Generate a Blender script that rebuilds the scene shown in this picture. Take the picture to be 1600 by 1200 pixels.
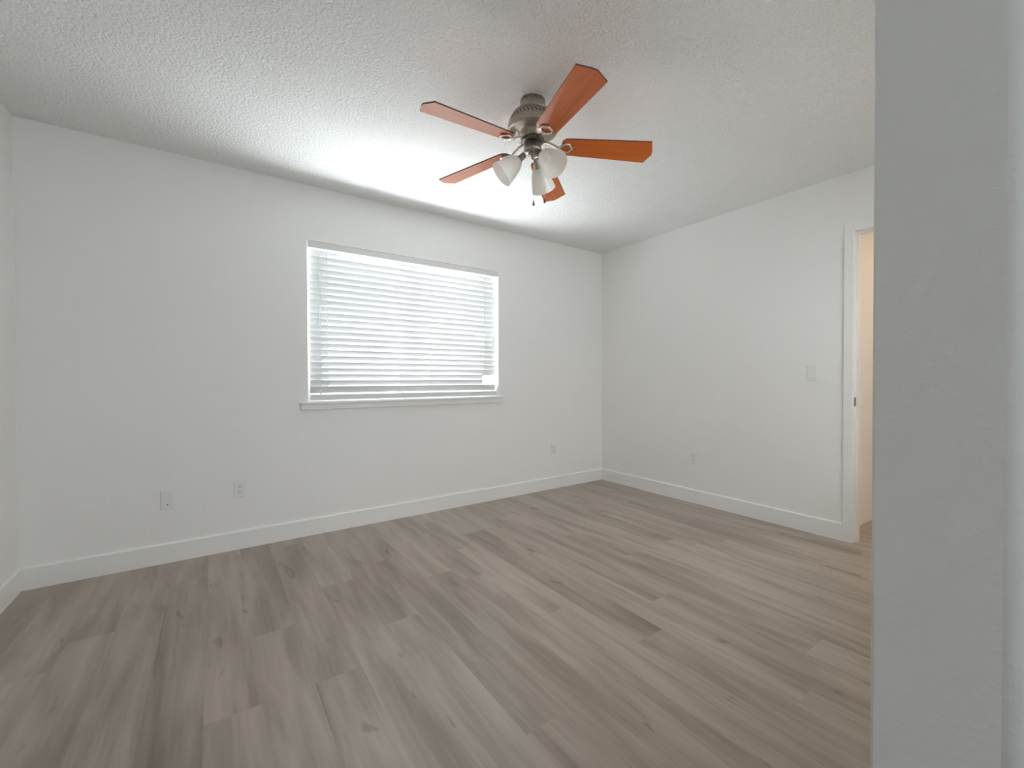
import bpy, bmesh, math, random
from mathutils import Vector, Matrix
for o in list(bpy.data.objects):
    bpy.data.objects.remove(o, do_unlink=True)
SC = bpy.context.scene
COL = SC.collection
RND = random.Random(11)
R = math.radians
PI = math.pi

# ------------------------------------------------------------------ camera
XL, XR, YB, H = -0.8393, 3.4499, 3.2647, 2.44        # room: left, right, window wall, height
YAW, PITCH, ROLL, CAM_H = R(34.778), R(-0.6326), R(-0.1445), 1.0874
cam = bpy.data.cameras.new('camera')
cam.sensor_width = 36.0
cam.lens = 669.64 / 1600.0 * 36.0
cam.clip_start = 0.02
co = bpy.data.objects.new('camera', cam)
COL.objects.link(co)
fw = Vector((math.sin(YAW) * math.cos(PITCH), math.cos(YAW) * math.cos(PITCH), math.sin(PITCH)))
r0 = Vector((math.cos(YAW), -math.sin(YAW), 0))
u0 = r0.cross(fw)
rt = math.cos(ROLL) * r0 + math.sin(ROLL) * u0
up = -math.sin(ROLL) * r0 + math.cos(ROLL) * u0
mw = Matrix((rt, up, -fw)).transposed().to_4x4()
mw.translation = (0, 0, CAM_H)
co.matrix_world = mw
SC.camera = co

# ------------------------------------------------------------------ world, daylight, exposure
SC.view_settings.view_transform = 'Standard'
SC.view_settings.look = 'None'
SC.view_settings.exposure = 0.0
SC.view_settings.gamma = 1.0
SC.view_settings.use_curve_mapping = False
SC.cycles.use_denoising = True
SC.cycles.max_bounces = 16
SC.cycles.diffuse_bounces = 10
SC.cycles.sample_clamp_indirect = 8.0
wd = bpy.data.worlds.new('sky')
SC.world = wd
wd.use_nodes = True
wd.node_tree.nodes['Background'].inputs[0].default_value = (0.80, 0.90, 1.0, 1)
wd.node_tree.nodes['Background'].inputs[1].default_value = 1.6


def area(name, loc, rot, sx, sy, power, color, spread=180):
    l = bpy.data.lights.new(name, 'AREA')
    l.shape = 'RECTANGLE'
    l.size, l.size_y, l.energy, l.color = sx, sy, power, color
    l.spread = R(spread)
    o = bpy.data.objects.new(name, l)
    COL.objects.link(o)
    o.location, o.rotation_euler = loc, rot
    return o


# daylight outside the blinded window; the other window lamps are fill for two unseen windows
# added to brighten the room: round the corner of the partition and behind the camera
area('daylight_sky_bedroom', (1.33, YB + 0.75, 1.75), (R(-90), 0, 0), 3.2, 2.2, 60, (0.97, 0.985, 1.0))
area('daylight_sunlit_ground', (1.33, YB + 2.85, 0.05), (R(180), 0, 0), 5.0, 4.2, 3250, (0.94, 0.975, 1.0))
area('added_window_fill', (2.2, -0.75, 2.25), (R(62), 0, 0), 2.3, 1.6, 60, (0.97, 0.98, 1.0))  # added fill for the room, through the unseen second window
area('added_ground_fill', (2.2, -4.4, 0.05), (R(180), 0, 0), 2.3, 5.0, 75, (0.95, 0.975, 1.0))  # added upward fill for the ceiling and upper window wall
area('added_dressing_fill', (0.0, -2.86, 1.35), (R(90), 0, 0), 1.3, 1.4, 15, (0.76, 0.89, 1.0))  # added weak cool fill from behind the camera
area('hall_ceiling_lamp', (4.5, 0.2, 2.42), (0, 0, 0), 0.5, 0.5, 10, (1.0, 0.76, 0.54))  # warm hall ceiling lamp out of view, inferred from the warm doorway


# ------------------------------------------------------------------ materials
def new_mat(name):
    m = bpy.data.materials.new(name)
    m.use_nodes = True
    nt = m.node_tree
    return m, nt, nt.nodes['Principled BSDF']


def setp(b, color=None, rough=None, metal=None, spec=None):
    if color is not None:
        b.inputs['Base Color'].default_value = (*color, 1)
    if rough is not None:
        b.inputs['Roughness'].default_value = rough
    if metal is not None:
        b.inputs['Metallic'].default_value = metal
    if spec is not None:
        b.inputs['Specular IOR Level'].default_value = spec


def N(nt, t, **kw):
    n = nt.nodes.new(t)
    for k, v in kw.items():
        setattr(n, k, v)
    return n


def bump_noise(nt, b, scale, dist, strength=1.0, detail=2.0, ramp=None, rough=0.5):
    tc = N(nt, 'ShaderNodeTexCoord')
    nz = N(nt, 'ShaderNodeTexNoise')
    nz.inputs['Scale'].default_value = scale
    nz.inputs['Detail'].default_value = detail
    nz.inputs['Roughness'].default_value = rough
    nt.links.new(tc.outputs['Object'], nz.inputs['Vector'])
    out = nz.outputs['Fac']
    if ramp:
        cr = N(nt, 'ShaderNodeMapRange')
        cr.interpolation_type = 'SMOOTHSTEP'
        cr.inputs['From Min'].default_value, cr.inputs['From Max'].default_value = ramp
        nt.links.new(out, cr.inputs['Value'])
        out = cr.outputs['Result']
    bp = N(nt, 'ShaderNodeBump')
    bp.inputs['Strength'].default_value = strength
    bp.inputs['Distance'].default_value = dist
    nt.links.new(out, bp.inputs['Height'])
    nt.links.new(bp.outputs['Normal'], b.inputs['Normal'])
    return out


def simple(name, color, rough=0.5, metal=0.0, spec=0.5):
    m, nt, b = new_mat(name)
    setp(b, color, rough, metal, spec)
    return m


def paint(name, color, rough, scale, dist, ramp=None, detail=2.0):
    m, nt, b = new_mat(name)
    setp(b, color, rough, 0, 0.3)
    bump_noise(nt, b, scale, dist, 1.0, detail, ramp)
    return m


M = {}
M['wall'] = paint('wall_paint', (0.875, 0.865, 0.85), 0.65, 95, 0.0003, (0.42, 0.72))
M['trim'] = simple('trim_paint', (0.87, 0.865, 0.85), 0.38)
M['plate'] = simple('white_plastic', (0.825, 0.82, 0.805), 0.35)
M['vinyl'] = simple('white_vinyl', (0.85, 0.86, 0.86), 0.35)
M['valance'] = simple('valance_vinyl', (0.74, 0.735, 0.72), 0.4)
M['dark'] = simple('dark_gap', (0.03, 0.027, 0.025), 0.6)
M['cord'] = simple('white_cord', (0.86, 0.86, 0.85), 0.7)
M['bronze'] = simple('dark_bronze', (0.17, 0.14, 0.115), 0.4, 0.7)
M['edge'] = simple('blade_edge', (0.10, 0.045, 0.025), 0.5)
M['screw'] = simple('screw_metal', (0.25, 0.245, 0.23), 0.4, 0.8)

# sprayed popcorn / knock-down ceiling
m, nt, b = new_mat('textured_ceiling')
setp(b, (0.92, 0.92, 0.91), 0.85, 0, 0.2)
tc = N(nt, 'ShaderNodeTexCoord')
n1 = N(nt, 'ShaderNodeTexNoise'); n1.inputs['Scale'].default_value = 80; n1.inputs['Detail'].default_value = 3; n1.inputs['Roughness'].default_value = 0.55
n2 = N(nt, 'ShaderNodeTexVoronoi'); n2.inputs['Scale'].default_value = 105
nt.links.new(tc.outputs['Object'], n1.inputs['Vector']); nt.links.new(tc.outputs['Object'], n2.inputs['Vector'])
mr = N(nt, 'ShaderNodeMapRange'); mr.interpolation_type = 'SMOOTHSTEP'
mr.inputs['From Min'].default_value, mr.inputs['From Max'].default_value = 0.36, 0.60
nt.links.new(n1.outputs['Fac'], mr.inputs['Value'])
mx = N(nt, 'ShaderNodeMath', operation='MULTIPLY_ADD'); mx.inputs[1].default_value = -0.35
nt.links.new(n2.outputs['Distance'], mx.inputs[0]); nt.links.new(mr.outputs['Result'], mx.inputs[2])
bp = N(nt, 'ShaderNodeBump'); bp.inputs['Distance'].default_value = 0.0032; bp.inputs['Strength'].default_value = 1.0
nt.links.new(mx.outputs[0], bp.inputs['Height']); nt.links.new(bp.outputs['Normal'], b.inputs['Normal'])
M['ceiling'] = m

# brushed nickel
m, nt, b = new_mat('brushed_nickel')
setp(b, (0.44, 0.395, 0.34), 0.38, 1.0)
M['nickel'] = m
m, nt, b = new_mat('polished_nickel')
setp(b, (0.72, 0.69, 0.64), 0.30, 1.0)
M['polish'] = m

# cherry veneer of the fan blades
m, nt, b = new_mat('cherry_blade')
setp(b, (0.4, 0.1, 0.03), 0.30, 0, 0.5)
b.inputs['Coat Weight'].default_value = 0.4; b.inputs['Coat Roughness'].default_value = 0.22
tc = N(nt, 'ShaderNodeTexCoord'); mp = N(nt, 'ShaderNodeMapping'); mp.inputs['Scale'].default_value = (3, 60, 60)
nz = N(nt, 'ShaderNodeTexNoise'); nz.inputs['Scale'].default_value = 1.0; nz.inputs['Detail'].default_value = 4
cr = N(nt, 'ShaderNodeValToRGB')
cr.color_ramp.elements[0].position = 0.3; cr.color_ramp.elements[0].color = (0.56, 0.108, 0.006, 1)
cr.color_ramp.elements[1].position = 0.75; cr.color_ramp.elements[1].color = (0.76, 0.168, 0.010, 1)
nt.links.new(tc.outputs['Object'], mp.inputs['Vector']); nt.links.new(mp.outputs['Vector'], nz.inputs['Vector'])
nt.links.new(nz.outputs['Fac'], cr.inputs['Fac']); nt.links.new(cr.outputs['Color'], b.inputs['Base Color'])
M['cherry'] = m


def translucent_mat(name, dcol, tcol, fac, rough=0.4, gl=0.04):
    m = bpy.data.materials.new(name)
    m.use_nodes = True
    nt = m.node_tree
    nt.nodes.remove(nt.nodes['Principled BSDF'])
    out = nt.nodes['Material Output']
    d = N(nt, 'ShaderNodeBsdfDiffuse'); d.inputs['Color'].default_value = (*dcol, 1)
    t = N(nt, 'ShaderNodeBsdfTranslucent'); t.inputs['Color'].default_value = (*tcol, 1)
    g = N(nt, 'ShaderNodeBsdfGlossy'); g.inputs['Roughness'].default_value = rough
    a = N(nt, 'ShaderNodeMixShader'); a.inputs[0].default_value = fac
    c = N(nt, 'ShaderNodeMixShader'); c.inputs[0].default_value = gl
    nt.links.new(d.outputs[0], a.inputs[1]); nt.links.new(t.outputs[0], a.inputs[2])
    nt.links.new(a.outputs[0], c.inputs[1]); nt.links.new(g.outputs[0], c.inputs[2])
    nt.links.new(c.outputs[0], out.inputs['Surface'])
    return m


M['slat'] = translucent_mat('white_slat', (0.86, 0.865, 0.87), (0.95, 0.95, 0.95), 0.03)
M['shade'] = translucent_mat('frosted_glass', (0.95, 0.93, 0.88), (0.97, 0.96, 0.92), 0.5, 0.2, 0.06)
# window glass
m = bpy.data.materials.new('window_glass'); m.use_nodes = True; nt = m.node_tree
nt.nodes.remove(nt.nodes['Principled BSDF'])
tr = N(nt, 'ShaderNodeBsdfTransparent'); tr.inputs['Color'].default_value = (0.97, 0.985, 0.98, 1)
gl = N(nt, 'ShaderNodeBsdfGlossy'); gl.inputs['Roughness'].default_value = 0.02
ms = N(nt, 'ShaderNodeMixShader'); ms.inputs[0].default_value = 0.07
nt.links.new(tr.outputs[0], ms.inputs[1]); nt.links.new(gl.outputs[0], ms.inputs[2])
nt.links.new(ms.outputs[0], nt.nodes['Material Output'].inputs['Surface'])
M['glass'] = m

# luxury vinyl planks: one tone per plank (mesh attribute), grain drawn along the plank
m, nt, b = new_mat('vinyl_plank')
setp(b, (0.2, 0.17, 0.14), 0.42, 0, 1.0)
at = N(nt, 'ShaderNodeAttribute'); at.attribute_name = 'plank'
sp = N(nt, 'ShaderNodeSeparateColor'); nt.links.new(at.outputs['Color'], sp.inputs['Color'])
tc = N(nt, 'ShaderNodeTexCoord')
# shift grain by plank
cb = N(nt, 'ShaderNodeCombineXYZ')
k1 = N(nt, 'ShaderNodeMath', operation='MULTIPLY'); k1.inputs[1].default_value = 37.0
k2 = N(nt, 'ShaderNodeMath', operation='MULTIPLY'); k2.inputs[1].default_value = 91.0
nt.links.new(sp.outputs['Green'], k1.inputs[0]); nt.links.new(sp.outputs['Green'], k2.inputs[0])
nt.links.new(k1.outputs[0], cb.inputs['X']); nt.links.new(k2.outputs[0], cb.inputs['Y'])
ad = N(nt, 'ShaderNodeVectorMath', operation='ADD')
nt.links.new(tc.outputs['Object'], ad.inputs[0]); nt.links.new(cb.outputs[0], ad.inputs[1])


def grain(sx, sy, detail, rough, dist):
    mp = N(nt, 'ShaderNodeMapping'); mp.inputs['Scale'].default_value = (sx, sy, 1)
    nz = N(nt, 'ShaderNodeTexNoise'); nz.inputs['Scale'].default_value = 1.0
    nz.inputs['Detail'].default_value = detail; nz.inputs['Roughness'].default_value = rough; nz.inputs['Distortion'].default_value = dist
    nt.links.new(ad.outputs[0], mp.inputs['Vector']); nt.links.new(mp.outputs[0], nz.inputs['Vector'])
    return nz.outputs['Fac']


g1 = grain(11, 1.3, 3, 0.5, 0.5)       # broad cathedral streaks
g2 = grain(70, 3.0, 4, 0.6, 0.3)      # fine grain
g3 = grain(16, 5.0, 1, 0.5, 0.8)      # knots


def math_node(op, a, bv, c=None):
    n = N(nt, 'ShaderNodeMath', operation=op)
    for i, v in enumerate((a, bv, c)):
        if v is None:
            continue
        if isinstance(v, (int, float)):
            n.inputs[i].default_value = v
        else:
            nt.links.new(v, n.inputs[i])
    return n.outputs[0]


v = math_node('MULTIPLY_ADD', g1, 1.25, -0.615)
v2 = math_node('MULTIPLY_ADD', g2, 0.42, -0.21)
v = math_node('ADD', v, v2)
kn = N(nt, 'ShaderNodeMapRange'); kn.interpolation_type = 'SMOOTHSTEP'
kn.inputs['From Min'].default_value = 0.69; kn.inputs['From Max'].default_value = 0.80
nt.links.new(g3, kn.inputs['Value'])
v = math_node('MULTIPLY_ADD', kn.outputs['Result'], -0.30, v)
v = math_node('ADD', v, sp.outputs['Red'])
cr = N(nt, 'ShaderNodeValToRGB')
els = cr.color_ramp.elements
els[0].position = 0.0; els[0].color = (0.145, 0.104, 0.074, 1)
els[1].position = 1.0; els[1].color = (0.52, 0.445, 0.378, 1)
e = els.new(0.5); e.color = (0.335, 0.275, 0.224, 1)
nt.links.new(v, cr.inputs['Fac'])
nt.links.new(cr.outputs['Color'], b.inputs['Base Color'])
rr = math_node('MULTIPLY_ADD', g2, 0.14, 0.27)
nt.links.new(rr, b.inputs['Roughness'])
bp = N(nt, 'ShaderNodeBump'); bp.inputs['Distance'].default_value = 0.0006; bp.inputs['Strength'].default_value = 0.6
nt.links.new(g2, bp.inputs['Height']); nt.links.new(bp.outputs['Normal'], b.inputs['Normal'])
M['plank'] = m


# ------------------------------------------------------------------ mesh helpers
class MB:
    """collects shapes; build() links them as ONE mesh object"""

    def __init__(self):
        self.v, self.f, self.mi, self.sm = [], [], [], []

    def add(self, vs, fs, mi=0, smooth=False):
        o = len(self.v)
        self.v += [tuple(p) for p in vs]
        for f in fs:
            self.f.append(tuple(i + o for i in f)); self.mi.append(mi); self.sm.append(smooth)
        return self

    def box(self, x0, x1, y0, y1, z0, z1, mi=0):
        vs = [(x, y, z) for z in (z0, z1) for y in (y0, y1) for x in (x0, x1)]
        return self.add(vs, [(0, 2, 3, 1), (4, 5, 7, 6), (0, 1, 5, 4), (2, 6, 7, 3), (0, 4, 6, 2), (1, 3, 7, 5)], mi)

    def lathe(self, prof, n=40, mat=None, mi=0, caps=True, smooth=True):
        mat = mat or Matrix()
        vs, fs = [], []
        for r, z in prof:
            for i in range(n):
                a = 2 * PI * i / n
                vs.append(mat @ Vector((r * math.cos(a), r * math.sin(a), z)))
        for j in range(len(prof) - 1):
            for i in range(n):
                a, c = j * n + i, j * n + (i + 1) % n
                fs.append((a, c, c + n, a + n))
        self.add(vs, fs, mi, smooth)
        if caps:
            o = len(self.v) - len(vs)
            if prof[0][0] > 1e-5:
                self.f.append(tuple(o + i for i in range(n))[::-1]); self.mi.append(mi); self.sm.append(False)
            if prof[-1][0] > 1e-5:
                b0 = o + (len(prof) - 1) * n
                self.f.append(tuple(b0 + i for i in range(n))); self.mi.append(mi); self.sm.append(False)
        return self

    def tube(self, pts, rad, n=8, closed=False, mi=0, flat=1.0):
        pts = [Vector(p) for p in pts]
        rads = rad if isinstance(rad, (list, tuple)) else [rad] * len(pts)
        vs, fs = [], []
        L = len(pts)
        up = Vector((0, 0, 1))
        for i, p in enumerate(pts):
            a = pts[(i - 1) % L] if (closed or i > 0) else p
            c = pts[(i + 1) % L] if (closed or i < L - 1) else p
            d = (c - a).normalized()
            s = d.cross(up)
            if s.length < 1e-4:
                s = d.cross(Vector((1, 0, 0)))
            s.normalize()
            t = s.cross(d)
            for k in range(n):
                an = 2 * PI * k / n
                vs.append(p + rads[i] * (math.cos(an) * s + flat * math.sin(an) * t))
        for i in range(L if closed else L - 1):
            j = (i + 1) % L
            for k in range(n):
                k2 = (k + 1) % n
                fs.append((i * n + k, i * n + k2, j * n + k2, j * n + k))
        if not closed:
            fs.append(tuple(range(n))[::-1]); fs.append(tuple((L - 1) * n + k for k in range(n)))
        return self.add(vs, fs, mi, True)

    def prism(self, poly, z0, z1, mi=0, side_mi=None):
        n = len(poly)
        vs = [(x, y, z0) for x, y in poly] + [(x, y, z1) for x, y in poly]
        self.add(vs, [tuple(range(n))[::-1], tuple(range(n, 2 * n))], mi)
        o = len(self.v) - 2 * n
        for i in range(n):
            j = (i + 1) % n
            self.f.append((o + i, o + j, o + n + j, o + n + i)); self.mi.append(mi if side_mi is None else side_mi); self.sm.append(False)
        return self

    def build(self, name, mats, parent=None, bevel=0, seg=2):
        me = bpy.data.meshes.new(name)
        me.from_pydata(self.v, [], self.f)
        for mm in (mats if isinstance(mats, list) else [mats]):
            me.materials.append(mm)
        me.polygons.foreach_set('material_index', self.mi)
        me.polygons.foreach_set('use_smooth', self.sm)
        bm = bmesh.new(); bm.from_mesh(me)
        bmesh.ops.recalc_face_normals(bm, faces=bm.faces)
        bm.to_mesh(me); bm.free()
        me.update()
        o = bpy.data.objects.new(name, me)
        COL.objects.link(o)
        if parent:
            o.parent = parent
        if bevel:
            md = o.modifiers.new('bevel', 'BEVEL'); md.width = bevel; md.segments = seg; md.limit_method = 'ANGLE'; md.angle_limit = R(40)
        return o


def tag(o, label, cat, group=None, kind=None):
    o['label'] = label
    o['category'] = cat
    if group:
        o['group'] = group
    if kind:
        o['kind'] = kind
    return o


def struct(o, label, cat):
    return tag(o, label, cat, kind='structure')


def empty(name, loc, rz=0):
    o = bpy.data.objects.new(name, None)
    o.empty_display_size = 0.1
    COL.objects.link(o)
    o.location = loc
    o.rotation_euler = (0, 0, rz)
    return o


# ------------------------------------------------------------------ room shell
HX = 5.2                                     # far end of the hall beyond the door
YF0, YF1 = 0.0555, 0.178                     # partition beside the camera: faces away / into the room
XE = 0.655                                   # its end
BY = -2.6                                    # back of the dressing area behind the camera
BX = 0.83
DY0, DY1, DZ = 0.27, 1.03, 2.05              # door opening
W0, W1, WZ0, WZ1 = 0.536, 2.120, 0.925, 2.060  # window opening
T = 0.14

# floor: planks run towards the window wall
PW = 0.1625
PL = 1.5
mb = MB(); attr = []
fx0, fx1, fy0, fy1 = XL - 0.05, HX + 0.05, BY - 0.1, YB + 0.05
k0 = math.floor((fx0 - 0.45) / PW); k1_ = math.ceil((fx1 - 0.45) / PW)
JOINT = {6: 1.15, 2: 1.043, -2: 2.10, -4: 2.90, 3: 2.19}
DARK = {(6, 1.15): 0.34, (2, 1.043): 0.40, (-2, 2.10): 0.40, (-4, 2.90): 0.47, (3, 2.19): 0.62, (6, -0.35): 0.53, (2, -0.457): 0.56, (-2, 0.60): 0.55, (-4, 1.40): 0.38, (3, 0.69): 0.45}
for k in range(k0, k1_):
    xa, xb = max(fx0, 0.45 + k * PW), min(fx1, 0.45 + (k + 1) * PW)
    if xb <= xa:
        continue
    j0 = JOINT.get(k, RND.uniform(0, PL) + 0.0)
    y = j0 - PL * math.ceil((j0 - fy0) / PL)
    while y < fy1:
        ya, yb = max(fy0, y), min(fy1, y + PL)
        tone = None
        for (kk, jy), tv in DARK.items():
            if kk == k and abs(jy - y) < 0.02:
                tone = tv
        rt_ = RND.random()
        if tone is None:
            tone = 0.43 + 0.18 * rt_
        mb.add([(xa, ya, 0), (xb, ya, 0), (xb, yb, 0), (xa, yb, 0)], [(0, 1, 2, 3)])
        attr.append((tone, RND.random(), 0, 1))
        y += PL
nf = len(mb.f)
mb.box(fx0, fx1, fy0, fy1, -0.12, -0.001)
attr += [(0.4, 0.5, 0, 1)] * 6
floor = mb.build('floor', M['plank'])
ca = floor.data.attributes.new('plank', 'FLOAT_COLOR', 'FACE')
for i, c in enumerate(attr):
    ca.data[i].color = c
struct(floor, 'grey-brown wood-look vinyl plank floor', 'floor')

ceil = MB().box(XL - 0.2, HX + 0.2, BY - 0.2, YB + T, H, H + 0.1).build('ceiling', M['ceiling'])
struct(ceil, 'white sprayed-texture ceiling', 'ceiling')

mb = MB()
mb.box(XL - 0.115, W0, YB, YB + T, 0, H).box(W1, XR + 0.115, YB, YB + T, 0, H)
mb.box(W0, W1, YB, YB + T, 0, WZ0).box(W0, W1, YB, YB + T, WZ1, H)
struct(mb.build('wall_back', M['wall']), 'white wall with the window in it', 'wall')
struct(MB().box(XL - 0.115, XL, BY - 0.115, YB, 0, H).build('wall_left', M['wall']), 'white wall along the left edge', 'wall')
mb = MB()
mb.box(XR, XR + 0.115, DY1 + 0.015, YB, 0, H).box(XR, XR + 0.115, DY0 - 0.015, DY1 + 0.015, DZ + 0.015, H).box(XR, XR + 0.115, YF1, DY0 - 0.015, 0, H)
struct(mb.build('wall_right', M['wall']), 'white wall on the right with the doorway at its near end', 'wall')


# partition beside the camera: bullnosed outer corner, tight inner corner
def round_poly(x0, x1, y0, y1, ra, rb):
    p = [(x1, y1), (x1, y0)]
    for i in range(9):
        a = R(270 - 90 * i / 8)
        p.append((x0 + ra + ra * math.cos(a), y0 + ra + ra * math.sin(a)))
    for i in range(5):
        a = R(180 - 90 * i / 4)
        p.append((x0 + rb + rb * math.cos(a), y1 - rb + rb * math.sin(a)))
    return p


SW0, SW1, SZ0, SZ1 = 0.95, 3.10, 0.90, 2.10          # unseen window added for fill light, round the corner
mb = MB().prism(round_poly(XE, SW0, YF0, YF1, 0.016, 0.0035), 0, H)
mb.box(SW1, XR + 0.115, YF0, YF1, 0, H).box(SW0, SW1, YF0, YF1, 0, SZ0).box(SW0, SW1, YF0, YF1, SZ1, H)
nearw = mb.build('wall_front', M['wall'])
for p in nearw.data.polygons:
    if abs(p.normal.z) < 0.5 and p.area < 0.05:
        p.use_smooth = True
struct(nearw, 'end of the grey-white partition close beside the camera at right', 'wall')
struct(MB().box(BX, BX + 0.115, BY, YF0, 0, H).build('wall_dressing_right', M['wall']), 'white wall of the dressing area behind the camera', 'wall')
VW0, VW1, VZ0, VZ1 = -0.6, 0.6, 0.7, 2.0
mb = MB()
mb.box(XL, VW0, BY - 0.115, BY, 0, H).box(VW1, BX + 0.115, BY - 0.115, BY, 0, H)
mb.box(VW0, VW1, BY - 0.115, BY, 0, VZ0).box(VW0, VW1, BY - 0.115, BY, VZ1, H)
struct(mb.build('wall_dressing_back', M['wall']), 'white wall behind the camera with an added fill window', 'wall')
# hall beyond the door
struct(MB().box(XR + 0.115, HX, 1.125, 1.24, 0, H).build('wall_hall_side', M['wall']), 'hall wall seen through the doorway, lit warm', 'wall')
struct(MB().box(XR, XR + 0.115, -1.0, YF0, 0, H).build('wall_hall_outer', M['wall']), 'white outer wall of the hall', 'wall')
struct(MB().box(HX, HX + 0.115, -1.0, 1.24, 0, H).build('wall_hall_end', M['wall']), 'white wall at the end of the hall', 'wall')
struct(MB().box(XR + 0.115, HX + 0.115, -1.1, -1.0, 0, H).build('wall_hall_near', M['wall']), 'white near wall of the hall', 'wall')


# baseboards with an eased top edge
def baseboard(name, a, b_, inward, label, h=0.118, t=0.013):
    a, b_ = Vector((*a, 0)), Vector((*b_, 0)); n = Vector((*inward, 0))
    prof = [(0, 0), (t, 0), (t, h - 0.008), (t - 0.004, h - 0.001), (t - 0.006, h), (0, h)]
    vs = [a + n * u + Vector((0, 0, z)) for u, z in prof] + [b_ + n * u + Vector((0, 0, z)) for u, z in prof]
    k = len(prof)
    fs = [tuple(range(k)), tuple(range(k, 2 * k))[::-1]] + [(i, (i + 1) % k, k + (i + 1) % k, k + i) for i in range(k)]
    return struct(MB().add(vs, fs).build(name, M['trim']), label, 'baseboard')


baseboard('baseboard_back', (XL, YB), (XR, YB), (0, -1), 'white baseboard under the window wall')
baseboard('baseboard_right', (XR, YB - 0.013), (XR, DY1 + 0.055), (-1, 0), 'white baseboard along the right wall up to the doorway')
baseboard('baseboard_left', (XL, BY), (XL, YB - 0.013), (1, 0), 'white baseboard along the left wall')

# door frame: jamb lining + flat casing, strike plate on the far jamb
d = empty('door_1', (XR, 0.65, 0))
struct(d, 'white doorway frame on the right wall, door not in view', 'door')


def loc(mb, o):
    l = o.location
    mb.v = [(x - l.x, y - l.y, z - l.z) for x, y, z in mb.v]
    return mb


J0, J1 = XR - 0.004, XR + 0.119
mb = MB().box(J0, J1, DY1, DY1 + 0.015, 0, DZ + 0.015).box(J0, J1, DY0 - 0.015, DY0, 0, DZ + 0.015).box(J0, J1, DY0, DY1, DZ, DZ + 0.015)
mb.box(XR + 0.042, XR + 0.052 + 0.03, DY1 - 0.010, DY1, 0, DZ).box(XR + 0.042, XR + 0.082, DY0, DY0 + 0.010, 0, DZ).box(XR + 0.042, XR + 0.082, DY0 + 0.01, DY1 - 0.01, DZ - 0.010, DZ)
loc(mb, d).build('jamb', M['trim'], d)
CW = 0.055
for s, x0, x1 in ((0, XR - 0.013, XR), (1, XR + 0.115, XR + 0.128)):
    mb = MB().box(x0, x1, DY1 + 0.004, DY1 + CW, 0, DZ + CW).box(x0, x1, DY0 - CW, DY0 - 0.004, 0, DZ + CW).box(x0, x1, DY0 - 0.004, DY1 + 0.004, DZ + 0.004, DZ + CW)
    loc(mb, d).build('casing', M['trim'], d, bevel=0.002)
mb = MB().box(XR + 0.002, XR + 0.030, DY1 - 0.0015, DY1, 0.904, 0.962)
sp_ = loc(mb, d).build('strike_plate', M['bronze'], d)
sp_['label'] = 'small dark bronze strike plate'

# ------------------------------------------------------------------ window 1 (bedroom) and its sill
win = empty('window_1', ((W0 + W1) / 2, YB + 0.10, WZ0))
struct(win, 'white vinyl sliding window behind the blind', 'window')
fy = YB + 0.085
mb = MB()
mb.box(W0, W0 + 0.035, fy, YB + T, WZ0, WZ1).box(W1 - 0.035, W1, fy, YB + T, WZ0, WZ1)
mb.box(W0 + 0.035, W1 - 0.035, fy, YB + T, WZ0, WZ0 + 0.035).box(W0 + 0.035, W1 - 0.035, fy, YB + T, WZ1 - 0.035, WZ1)
loc(mb, win).build('window_frame', M['vinyl'], win)
xm = (W0 + W1) / 2
for i, (xa, xb, yy) in enumerate(((W0 + 0.035, xm + 0.02, fy + 0.010), (xm - 0.02, W1 - 0.035, fy + 0.032))):
    mb = MB(); q = 0.032
    za, zb = WZ0 + 0.035, WZ1 - 0.035
    mb.box(xa, xa + q, yy, yy + 0.018, za, zb).box(xb - q, xb, yy, yy + 0.018, za, zb).box(xa + q, xb - q, yy, yy + 0.018, za, za + q).box(xa + q, xb - q, yy, yy + 0.018, zb - q, zb)
    s = loc(mb, win).build('sash', M['vinyl'], win)
    loc(MB().box(xa + q, xb - q, yy + 0.007, yy + 0.011, za + q, zb - q), win).build('pane', M['glass'], s)
mb = MB().box(0.481, 2.165, YB - 0.032, YB, WZ0 - 0.006, WZ0 + 0.008).box(W0, W1, YB, fy, WZ0 - 0.001, WZ0 + 0.008)
mb.box(0.489, 2.157, YB - 0.016, YB, WZ0 - 0.047, WZ0 - 0.006)
struct(mb.build('trim_1', M['trim'], bevel=0.0025), 'white wooden window sill with apron under the blind', 'window sill')

# window 2, added in the near wall to let in fill light, round the partition
w3 = empty('added_window_2', ((SW0 + SW1) / 2, YF0, SZ0))
struct(w3, 'white-framed window added for fill light, hidden round the partition', 'window')
mb = MB(); ya, yb = YF0 + 0.01, YF0 + 0.06
mb.box(SW0, SW0 + 0.04, ya, yb, SZ0, SZ1).box(SW1 - 0.04, SW1, ya, yb, SZ0, SZ1).box(SW0 + 0.04, SW1 - 0.04, ya, yb, SZ0, SZ0 + 0.04).box(SW0 + 0.04, SW1 - 0.04, ya, yb, SZ1 - 0.04, SZ1)
mb.box(2.005, 2.045, ya, yb, SZ0 + 0.04, SZ1 - 0.04)
loc(mb, w3).build('window_frame', M['vinyl'], w3)
for xa, xb in ((SW0 + 0.04, 2.005), (2.045, SW1 - 0.04)):
    loc(MB().box(xa, xb, YF0 + 0.03, YF0 + 0.034, SZ0 + 0.04, SZ1 - 0.04), w3).build('pane', M['glass'], w3)

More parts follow.
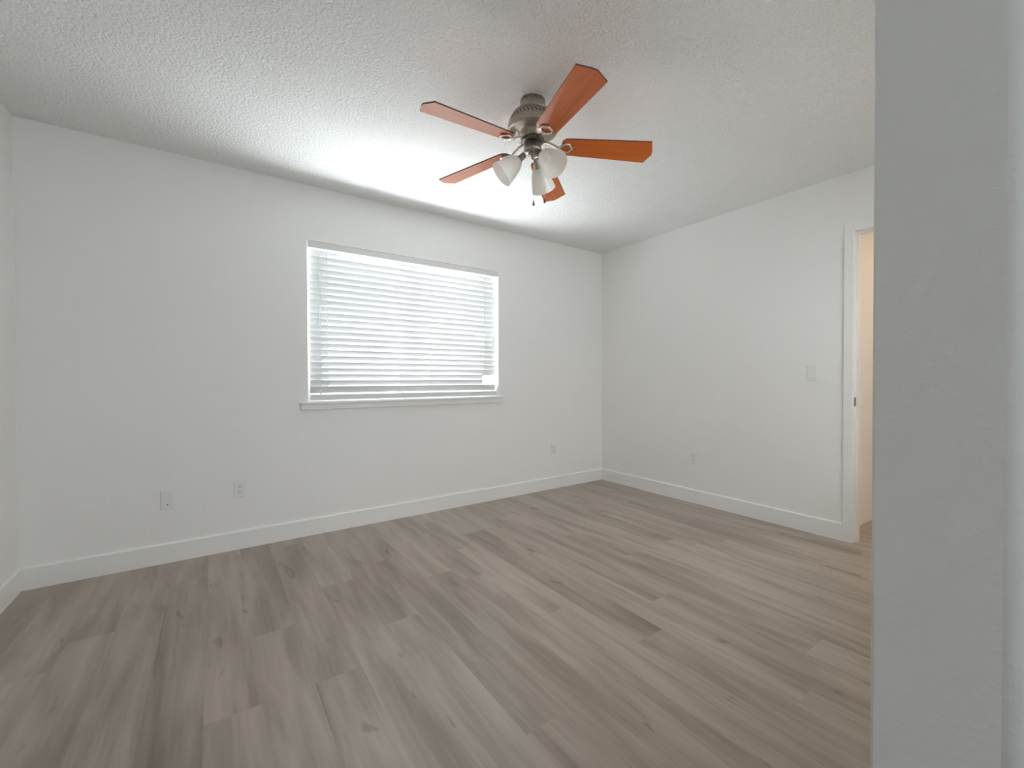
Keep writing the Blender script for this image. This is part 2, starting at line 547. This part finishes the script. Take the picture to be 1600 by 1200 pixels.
# window 3, added in the dressing area behind the camera for cool fill light
w2 = empty('added_window_3', ((VW0 + VW1) / 2, BY, VZ0))
struct(w2, 'wide white-framed window added behind the camera for cool fill light', 'window')
mb = MB(); ya, yb = BY - 0.09, BY - 0.03
mb.box(VW0, VW0 + 0.05, ya, yb, VZ0, VZ1).box(VW1 - 0.05, VW1, ya, yb, VZ0, VZ1).box(VW0 + 0.05, VW1 - 0.05, ya, yb, VZ0, VZ0 + 0.05).box(VW0 + 0.05, VW1 - 0.05, ya, yb, VZ1 - 0.05, VZ1)
mb.box(-0.025, 0.025, ya, yb, VZ0 + 0.05, VZ1 - 0.05)
loc(mb, w2).build('window_frame', M['vinyl'], w2)
for xa, xb in ((VW0 + 0.05, -0.025), (0.025, VW1 - 0.05)):
    loc(MB().box(xa, xb, BY - 0.062, BY - 0.058, VZ0 + 0.05, VZ1 - 0.05), w2).build('pane', M['glass'], w2)

# ------------------------------------------------------------------ blind
bl = empty('window_blind', ((W0 + W1) / 2, YB + 0.03, WZ1))
tag(bl, 'closed white horizontal slat blind filling the bright window', 'blind')
BX0, BX1 = 0.556, 2.103
loc(MB().box(W0 + 0.003, W1 - 0.003, YB - 0.004, YB + 0.006, 2.011, 2.057), bl).build('valance', M['valance'], bl, bevel=0.003)
loc(MB().box(BX0, BX1, YB + 0.010, YB + 0.058, 2.012, 2.056), bl).build('headrail', M['plate'], bl)
YS = YB + 0.036
NS, PITCH_S = 23, 0.0440
ZTOP = 1.984
TILT = R(-69)
first = None


def slat_mesh(x_end=BX1):
    vs, fs = [], []
    n, w, t, sag = 6, 0.050, 0.0026, 0.003
    for xx in (BX0, x_end):
        for side in (1, -1):
            for i in range(n + 1):
                u = -w / 2 + w * i / n
                c = sag * (1 - (2 * u / w) ** 2) + side * t / 2
                # inner (room side) edge stands high
                yy = u * math.cos(TILT) - c * math.sin(TILT)
                zz = u * math.sin(TILT) + c * math.cos(TILT)
                vs.append((xx - (W0 + W1) / 2, yy, zz))
    m_ = 2 * (n + 1)
    for i in range(n):
        fs.append((i, i + 1, m_ + i + 1, m_ + i))
        fs.append((n + 1 + i, m_ + n + 1 + i, m_ + n + 2 + i, n + 2 + i))
    fs.append((0, m_, m_ + n + 1, n + 1)); fs.append((n, n + n + 1, m_ + n + n + 1, m_ + n))
    for e in (0, m_):
        fs.append(tuple(e + i for i in range(n + 1)) + tuple(e + n + 1 + i for i in range(n, -1, -1)))
    return vs, fs


short = None
for i in range(NS):
    if i in (20, 21):                                # two slats near the bottom are broken short at the right
        if short is None:
            vs, fs = slat_mesh(1.966)
            s = short = MB().add(vs, fs, 0, True).build('slat', M['slat'], bl)
            s['label'] = 'slat broken short at its right end'
        else:
            s = short.copy(); COL.objects.link(s); s.parent = bl
    elif first is None:
        vs, fs = slat_mesh()
        s = first = MB().add(vs, fs, 0, True).build('slat', M['slat'], bl)
    else:
        s = first.copy(); COL.objects.link(s); s.parent = bl
    s.location = (0, YS - bl.location.y, ZTOP - i * PITCH_S - bl.location.z)
    s.rotation_euler = (R(RND.uniform(-1.6, 1.6)), R(RND.uniform(-0.05, 0.05)), 0)
for sl_ in (first, short):
    for p in sl_.data.polygons:
        if len(p.vertices) > 4 or p.area < 0.006:
            p.use_smooth = False
loc(MB().box(BX0, BX1, YB + 0.006, YB + 0.050, 0.943, 0.981), bl).build('bottom_rail', M['valance'], bl, bevel=0.003)
for x in (0.666, 1.199, 1.459, 1.974):
    loc(MB().tube([(x, YB + 0.008, 2.012), (x, YB + 0.005, 0.960)], 0.0016, 6).tube([(x, YB + 0.063, 2.012), (x, YB + 0.063, 0.975)], 0.0012, 6).box(x - 0.006, x + 0.006, YB + 0.003, YB + 0.007, 0.966, 0.980), bl).build('ladder_cord', M['cord'], bl)


def pull_cord(x, z0, y=YB + 0.002, rad=0.0014):
    c = loc(MB().tube([(x, y, 2.012), (x, y, z0 + 0.03)], rad, 6), bl).build('pull_cord', M['cord'], bl)
    mt = Matrix.Translation((x, y, z0))
    loc(MB().lathe([(0.001, 0.034), (0.003, 0.032), (0.0045, 0.02), (0.0065, 0.006), (0.0065, 0.001), (0.005, 0)], 12, mt), bl).build('tassel', M['plate'], c)


pull_cord(0.606, 1.474)
pull_cord(0.620, 0.985)
pull_cord(2.060, 1.385)
pull_cord(2.068, 1.425)


# ------------------------------------------------------------------ cover plates (built facing -y, then turned)
def plate(name, w, h, kind, locv, rz, label, cat, group=None):
    e = empty(name, locv, rz)
    tag(e, label, cat, group)
    t = 0.006
    mb = MB().box(-w / 2, w / 2, -t, 0, -h / 2, h / 2)
    cp = mb.build('cover_plate', M['plate'], e, bevel=0.0025, seg=3)
    if kind == 'outlet':
        for s in (1, -1):
            poly = []
            for i in range(20):
                a = 2 * PI * i / 20
                poly.append((0.0168 * math.cos(a), max(-0.0135, min(0.0135, 0.0168 * math.sin(a)))))
            m_ = MB()
            n = len(poly)
            zc = s * 0.0195 * h / 0.115
            vs = [(x, -t - 0.0015, zc + z) for x, z in poly] + [(x, -t + 0.001, zc + z) for x, z in poly]
            m_.add(vs, [tuple(range(n))] + [(i, (i + 1) % n, n + (i + 1) % n, n + i) for i in range(n)])
            r_ = m_.build('receptacle', M['plate'], e)
            m_ = MB().box(-0.0068, -0.0046, -t - 0.0019, -t - 0.0012, zc - 0.002, zc + 0.006).box(0.0046, 0.0068, -t - 0.0019, -t - 0.0012, zc - 0.002, zc + 0.006).box(-0.002, 0.002, -t - 0.0019, -t - 0.0012, zc - 0.009, zc - 0.005)
            m_.build('slot', M['dark'], r_)
        MB().lathe([(0.0028, 0), (0.0028, 0.0012), (0.001, 0.0016)], 12, Matrix.Translation((0, -t, 0)) @ Matrix.Rotation(R(90), 4, 'X')).build('screw', M['plate'], e)
    elif kind == 'blank':
        MB().lathe([(0.0042, 0), (0.0042, 0.0014), (0.001, 0.002)], 12, Matrix.Translation((0.002, -t, -0.028)) @ Matrix.Rotation(R(90), 4, 'X')).build('screw', M['screw'], e)
    elif kind == 'switch':
        # decora frame and rocker
        MB().box(-0.0175, 0.0175, -t - 0.0012, -t + 0.001, -0.034, 0.034).build('switch_frame', M['plate'], e, bevel=0.0008)
        vs = [(-0.0155, -t - 0.0015, 0.031), (0.0155, -t - 0.0015, 0.031), (0.0155, -t - 0.0055, -0.031), (-0.0155, -t - 0.0055, -0.031),
              (-0.0155, -t, 0.031), (0.0155, -t, 0.031), (0.0155, -t, -0.031), (-0.0155, -t, -0.031)]
        MB().add(vs, [(0, 1, 2, 3), (0, 4, 5, 1), (1, 5, 6, 2), (2, 6, 7, 3), (3, 7, 4, 0)]).build('rocker', M['plate'], e)
    return e


plate('blank_cover_plate', 0.061, 0.113, 'blank', (-0.2375, YB, 0.375), 0, 'plain white cover plate with one screw, leftmost on the window wall', 'cover plate')
plate('wall_outlet', 0.064, 0.104, 'outlet', (0.130, YB, 0.386), 0, 'white power outlet on the window wall, left of the window', 'outlet', 'wall outlets')
plate('wall_outlet', 0.064, 0.104, 'outlet', (2.765, YB, 0.390), 0, 'white power outlet on the window wall, between window and far corner', 'outlet', 'wall outlets')
plate('wall_outlet', 0.064, 0.104, 'outlet', (XR, 2.175, 0.393), R(-90), 'white power outlet on the right wall above the baseboard', 'outlet', 'wall outlets')
plate('light_switch', 0.064, 0.113, 'switch', (XR, 1.269, 1.128), R(-90), 'white rocker light switch on the right wall beside the doorway', 'light switch')

# ------------------------------------------------------------------ ceiling fan
FX, FY, FZ = 1.283, 1.665, 2.200
fan = empty('ceiling_fan', (FX, FY, H))
tag(fan, 'ceiling fan with five cherry wood blades, nickel motor and three frosted lamp shades', 'ceiling fan')
ZO = H                                           # part coordinates are relative to the ceiling


def P(prof):
    return [(r, z - ZO) for r, z in prof]


MB().lathe(P([(0.052, 2.44), (0.060, 2.437), (0.061, 2.40), (0.056, 2.385), (0.040, 2.372), (0.030, 2.368)]), 48).build('canopy', M['nickel'], fan)
mb = MB()
mb.lathe(P([(0.030, 2.374), (0.092, 2.372), (0.100, 2.369), (0.1015, 2.364), (0.099, 2.361)]), 64)
top = [(0.100, 2.361), (0.1075, 2.353), (0.1125, 2.344), (0.117, 2.333), (0.1195, 2.321)]
mb.lathe(P(top), 64, caps=False)
mb.lathe(P([(0.1195, 2.321), (0.1215, 2.318), (0.1215, 2.294), (0.119, 2.289), (0.112, 2.2875), (0.075, 2.283), (0.066, 2.280), (0.0625, 2.270), (0.057, 2.256), (0.050, 2.251), (0.03, 2.250)]), 64)
# rows of slanted vent slots on the shoulder
for row, (ra, za, rb, zb) in enumerate(((0.1010, 2.3600, 0.1118, 2.3455), (0.1130, 2.3430, 0.1190, 2.3240))):
    n = 40
    for i in range(n):
        a0 = 2 * PI * (i + 0.5 * row) / n
        sl = 0.04 if row == 0 else -0.04
        wv = 0.050
        e_ = 0.0008
        q = []
        for rr_, zz_, aa in ((ra, za, a0 + sl), (ra, za, a0 + sl + wv), (rb, zb, a0 - sl + wv), (rb, zb, a0 - sl)):
            q.append(((rr_ + e_) * math.cos(aa), (rr_ + e_) * math.sin(aa), zz_ - ZO + e_ * 0.5))
        mb.add(q, [(0, 1, 2, 3)], 1)
mb.build('motor_housing', [M['nickel'], M['dark']], fan)
MB().lathe(P([(0.048, 2.2515), (0.056, 2.250), (0.056, 2.243), (0.046, 2.240), (0.036, 2.238)]), 40).build('rotor_hub', M['bronze'], fan)
MB().lathe(P([(0.036, 2.240), (0.042, 2.238), (0.0425, 2.206), (0.045, 2.203), (0.045, 2.196), (0.036, 2.188), (0.022, 2.184)]), 40).build('switch_housing', M['nickel'], fan)
MB().lathe(P([(0.022, 2.186), (0.022, 2.178), (0.012, 2.172), (0.008, 2.168), (0.009, 2.163), (0.006, 2.158), (0.001, 2.156)]), 24).build('finial', M['nickel'], fan)

RI, RO = 0.140, 0.588
BP = R(13)
bz = 2.2285 - ZO
DROOP = R(3.0)


def blade_poly():
    wi, wo = 0.052, 0.068
    p = []
    # inner end: rounded corners
    for i in range(6):
        a = R(180 + 90 * i / 5)
        p.append((RI + 0.030 + 0.030 * math.cos(a), -wi + 0.030 + 0.030 * math.sin(a)))
    p += [(RO - 0.024, -wo), (RO - 0.004, -0.012), (RO, 0.012), (RO - 0.024, wo)]
    for i in range(6):
        a = R(90 + 90 * i / 5)
        p.append((RI + 0.030 + 0.030 * math.cos(a), wi - 0.030 + 0.030 * math.sin(a)))
    return p


bmb = MB().prism(blade_poly(), -0.003, 0.003, 0, 1)
bo = bmb.build('blade', [M['cherry'], M['edge']], fan)
imb = MB()
# bracket: bar from the rotor, then a flat pointed loop screwed under the blade
imb.tube([(0.052, 0, 0.018), (0.080, 0, 0.014), (0.103, 0, 0.004), (0.122, 0, -0.006), (0.140, 0, -0.0075)], [0.008, 0.007, 0.007, 0.0075, 0.0075], 10, flat=0.55)
imb.tube([(0.132, 0, -0.0075), (0.142, 0.016, -0.0075), (0.157, 0.027, -0.0075), (0.176, 0.024, -0.0075), (0.190, 0.0, -0.0075), (0.176, -0.024, -0.0075), (0.157, -0.027, -0.0075), (0.142, -0.016, -0.0075)], 0.0058, 8, closed=True, flat=0.8)
for (sx, sy) in ((0.157, 0.027), (0.157, -0.027), (0.190, 0)):
    imb.lathe([(0.0055, -0.013), (0.0055, -0.004)], 10, Matrix.Translation((sx, sy, 0)))
io = imb.build('blade_bracket', M['polish'], fan)
for i, ang in enumerate((-105.2, -33.2, 38.8, 110.8, 182.8)):
    if i:
        b2 = bo.copy(); COL.objects.link(b2); b2.parent = fan
        i2 = io.copy(); COL.objects.link(i2); i2.parent = fan
    else:
        b2, i2 = bo, io
    rot = Matrix.Rotation(R(ang), 4, 'Z') @ Matrix.Rotation(DROOP, 4, 'Y') @ Matrix.Rotation(-BP, 4, 'X')
    m_ = Matrix.Translation((0, 0, bz)) @ rot
    b2.matrix_local = m_
    i2.matrix_local = m_

# three arms with frosted bell shades
arm_prof = [(0.0125, 0), (0.0145, 0.004), (0.0150, 0.030), (0.020, 0.036), (0.0215, 0.044), (0.018, 0.046)]
sh = [(0.0195, 0.040), (0.0255, 0.044), (0.034, 0.056), (0.0415, 0.072), (0.0475, 0.092), (0.0525, 0.114), (0.0575, 0.134), (0.0615, 0.150), (0.0625, 0.154)]
for k, a in enumerate((-50, 66, 187)):
    wa = R(a) - YAW                                 # angles were read against the line of sight
    dirv = Vector((math.cos(wa), math.sin(wa), 0))
    tilt = R(42)
    axis = (dirv * math.cos(tilt) + Vector((0, 0, -math.sin(tilt)))).normalized()
    q = Vector((0, 0, 1)).rotation_difference(axis).to_matrix().to_4x4()
    base = dirv * 0.040 + Vector((0, 0, 2.178 - ZO))
    mt = Matrix.Translation(base) @ q
    s_ = MB().lathe(arm_prof, 24, mt).build('lamp_socket', M['nickel'], fan)
    g_ = MB().lathe(sh, 40, mt, caps=False).build('lamp_shade', M['shade'], fan)
    MB().lathe([(0.009, 0.046), (0.010, 0.052), (0.015, 0.064), (0.0175, 0.076), (0.016, 0.087), (0.010, 0.094), (0.001, 0.096)], 20, mt).build('bulb', M['shade'], s_)

cf = Vector((math.sin(YAW), math.cos(YAW), 0)); cr_ = Vector((math.cos(YAW), -math.sin(YAW), 0))
for off, zb in ((cr_ * 0.001 + cf * -0.046, 1.915), (cr_ * 0.058 + cf * 0.010, 1.950)):
    z1 = 2.20 if zb < 1.93 else 2.195
    st = off.normalized() * 0.043
    pts = [(st.x, st.y, z1 - ZO), (off.x, off.y, z1 - 0.006 - ZO), (off.x, off.y, z1 - 0.03 - ZO), (off.x, off.y, zb + 0.022 - ZO)]
    c = MB().tube(pts, 0.0011, 6).build('pull_chain', M['polish'], fan)
    MB().lathe([(0.001, 0.024), (0.0022, 0.022), (0.003, 0.016), (0.0058, 0.008), (0.0062, 0.004), (0.004, 0.0005), (0.001, 0)], 14, Matrix.Translation((off.x, off.y, zb - ZO))).build('chain_fob', M['bronze'], c)
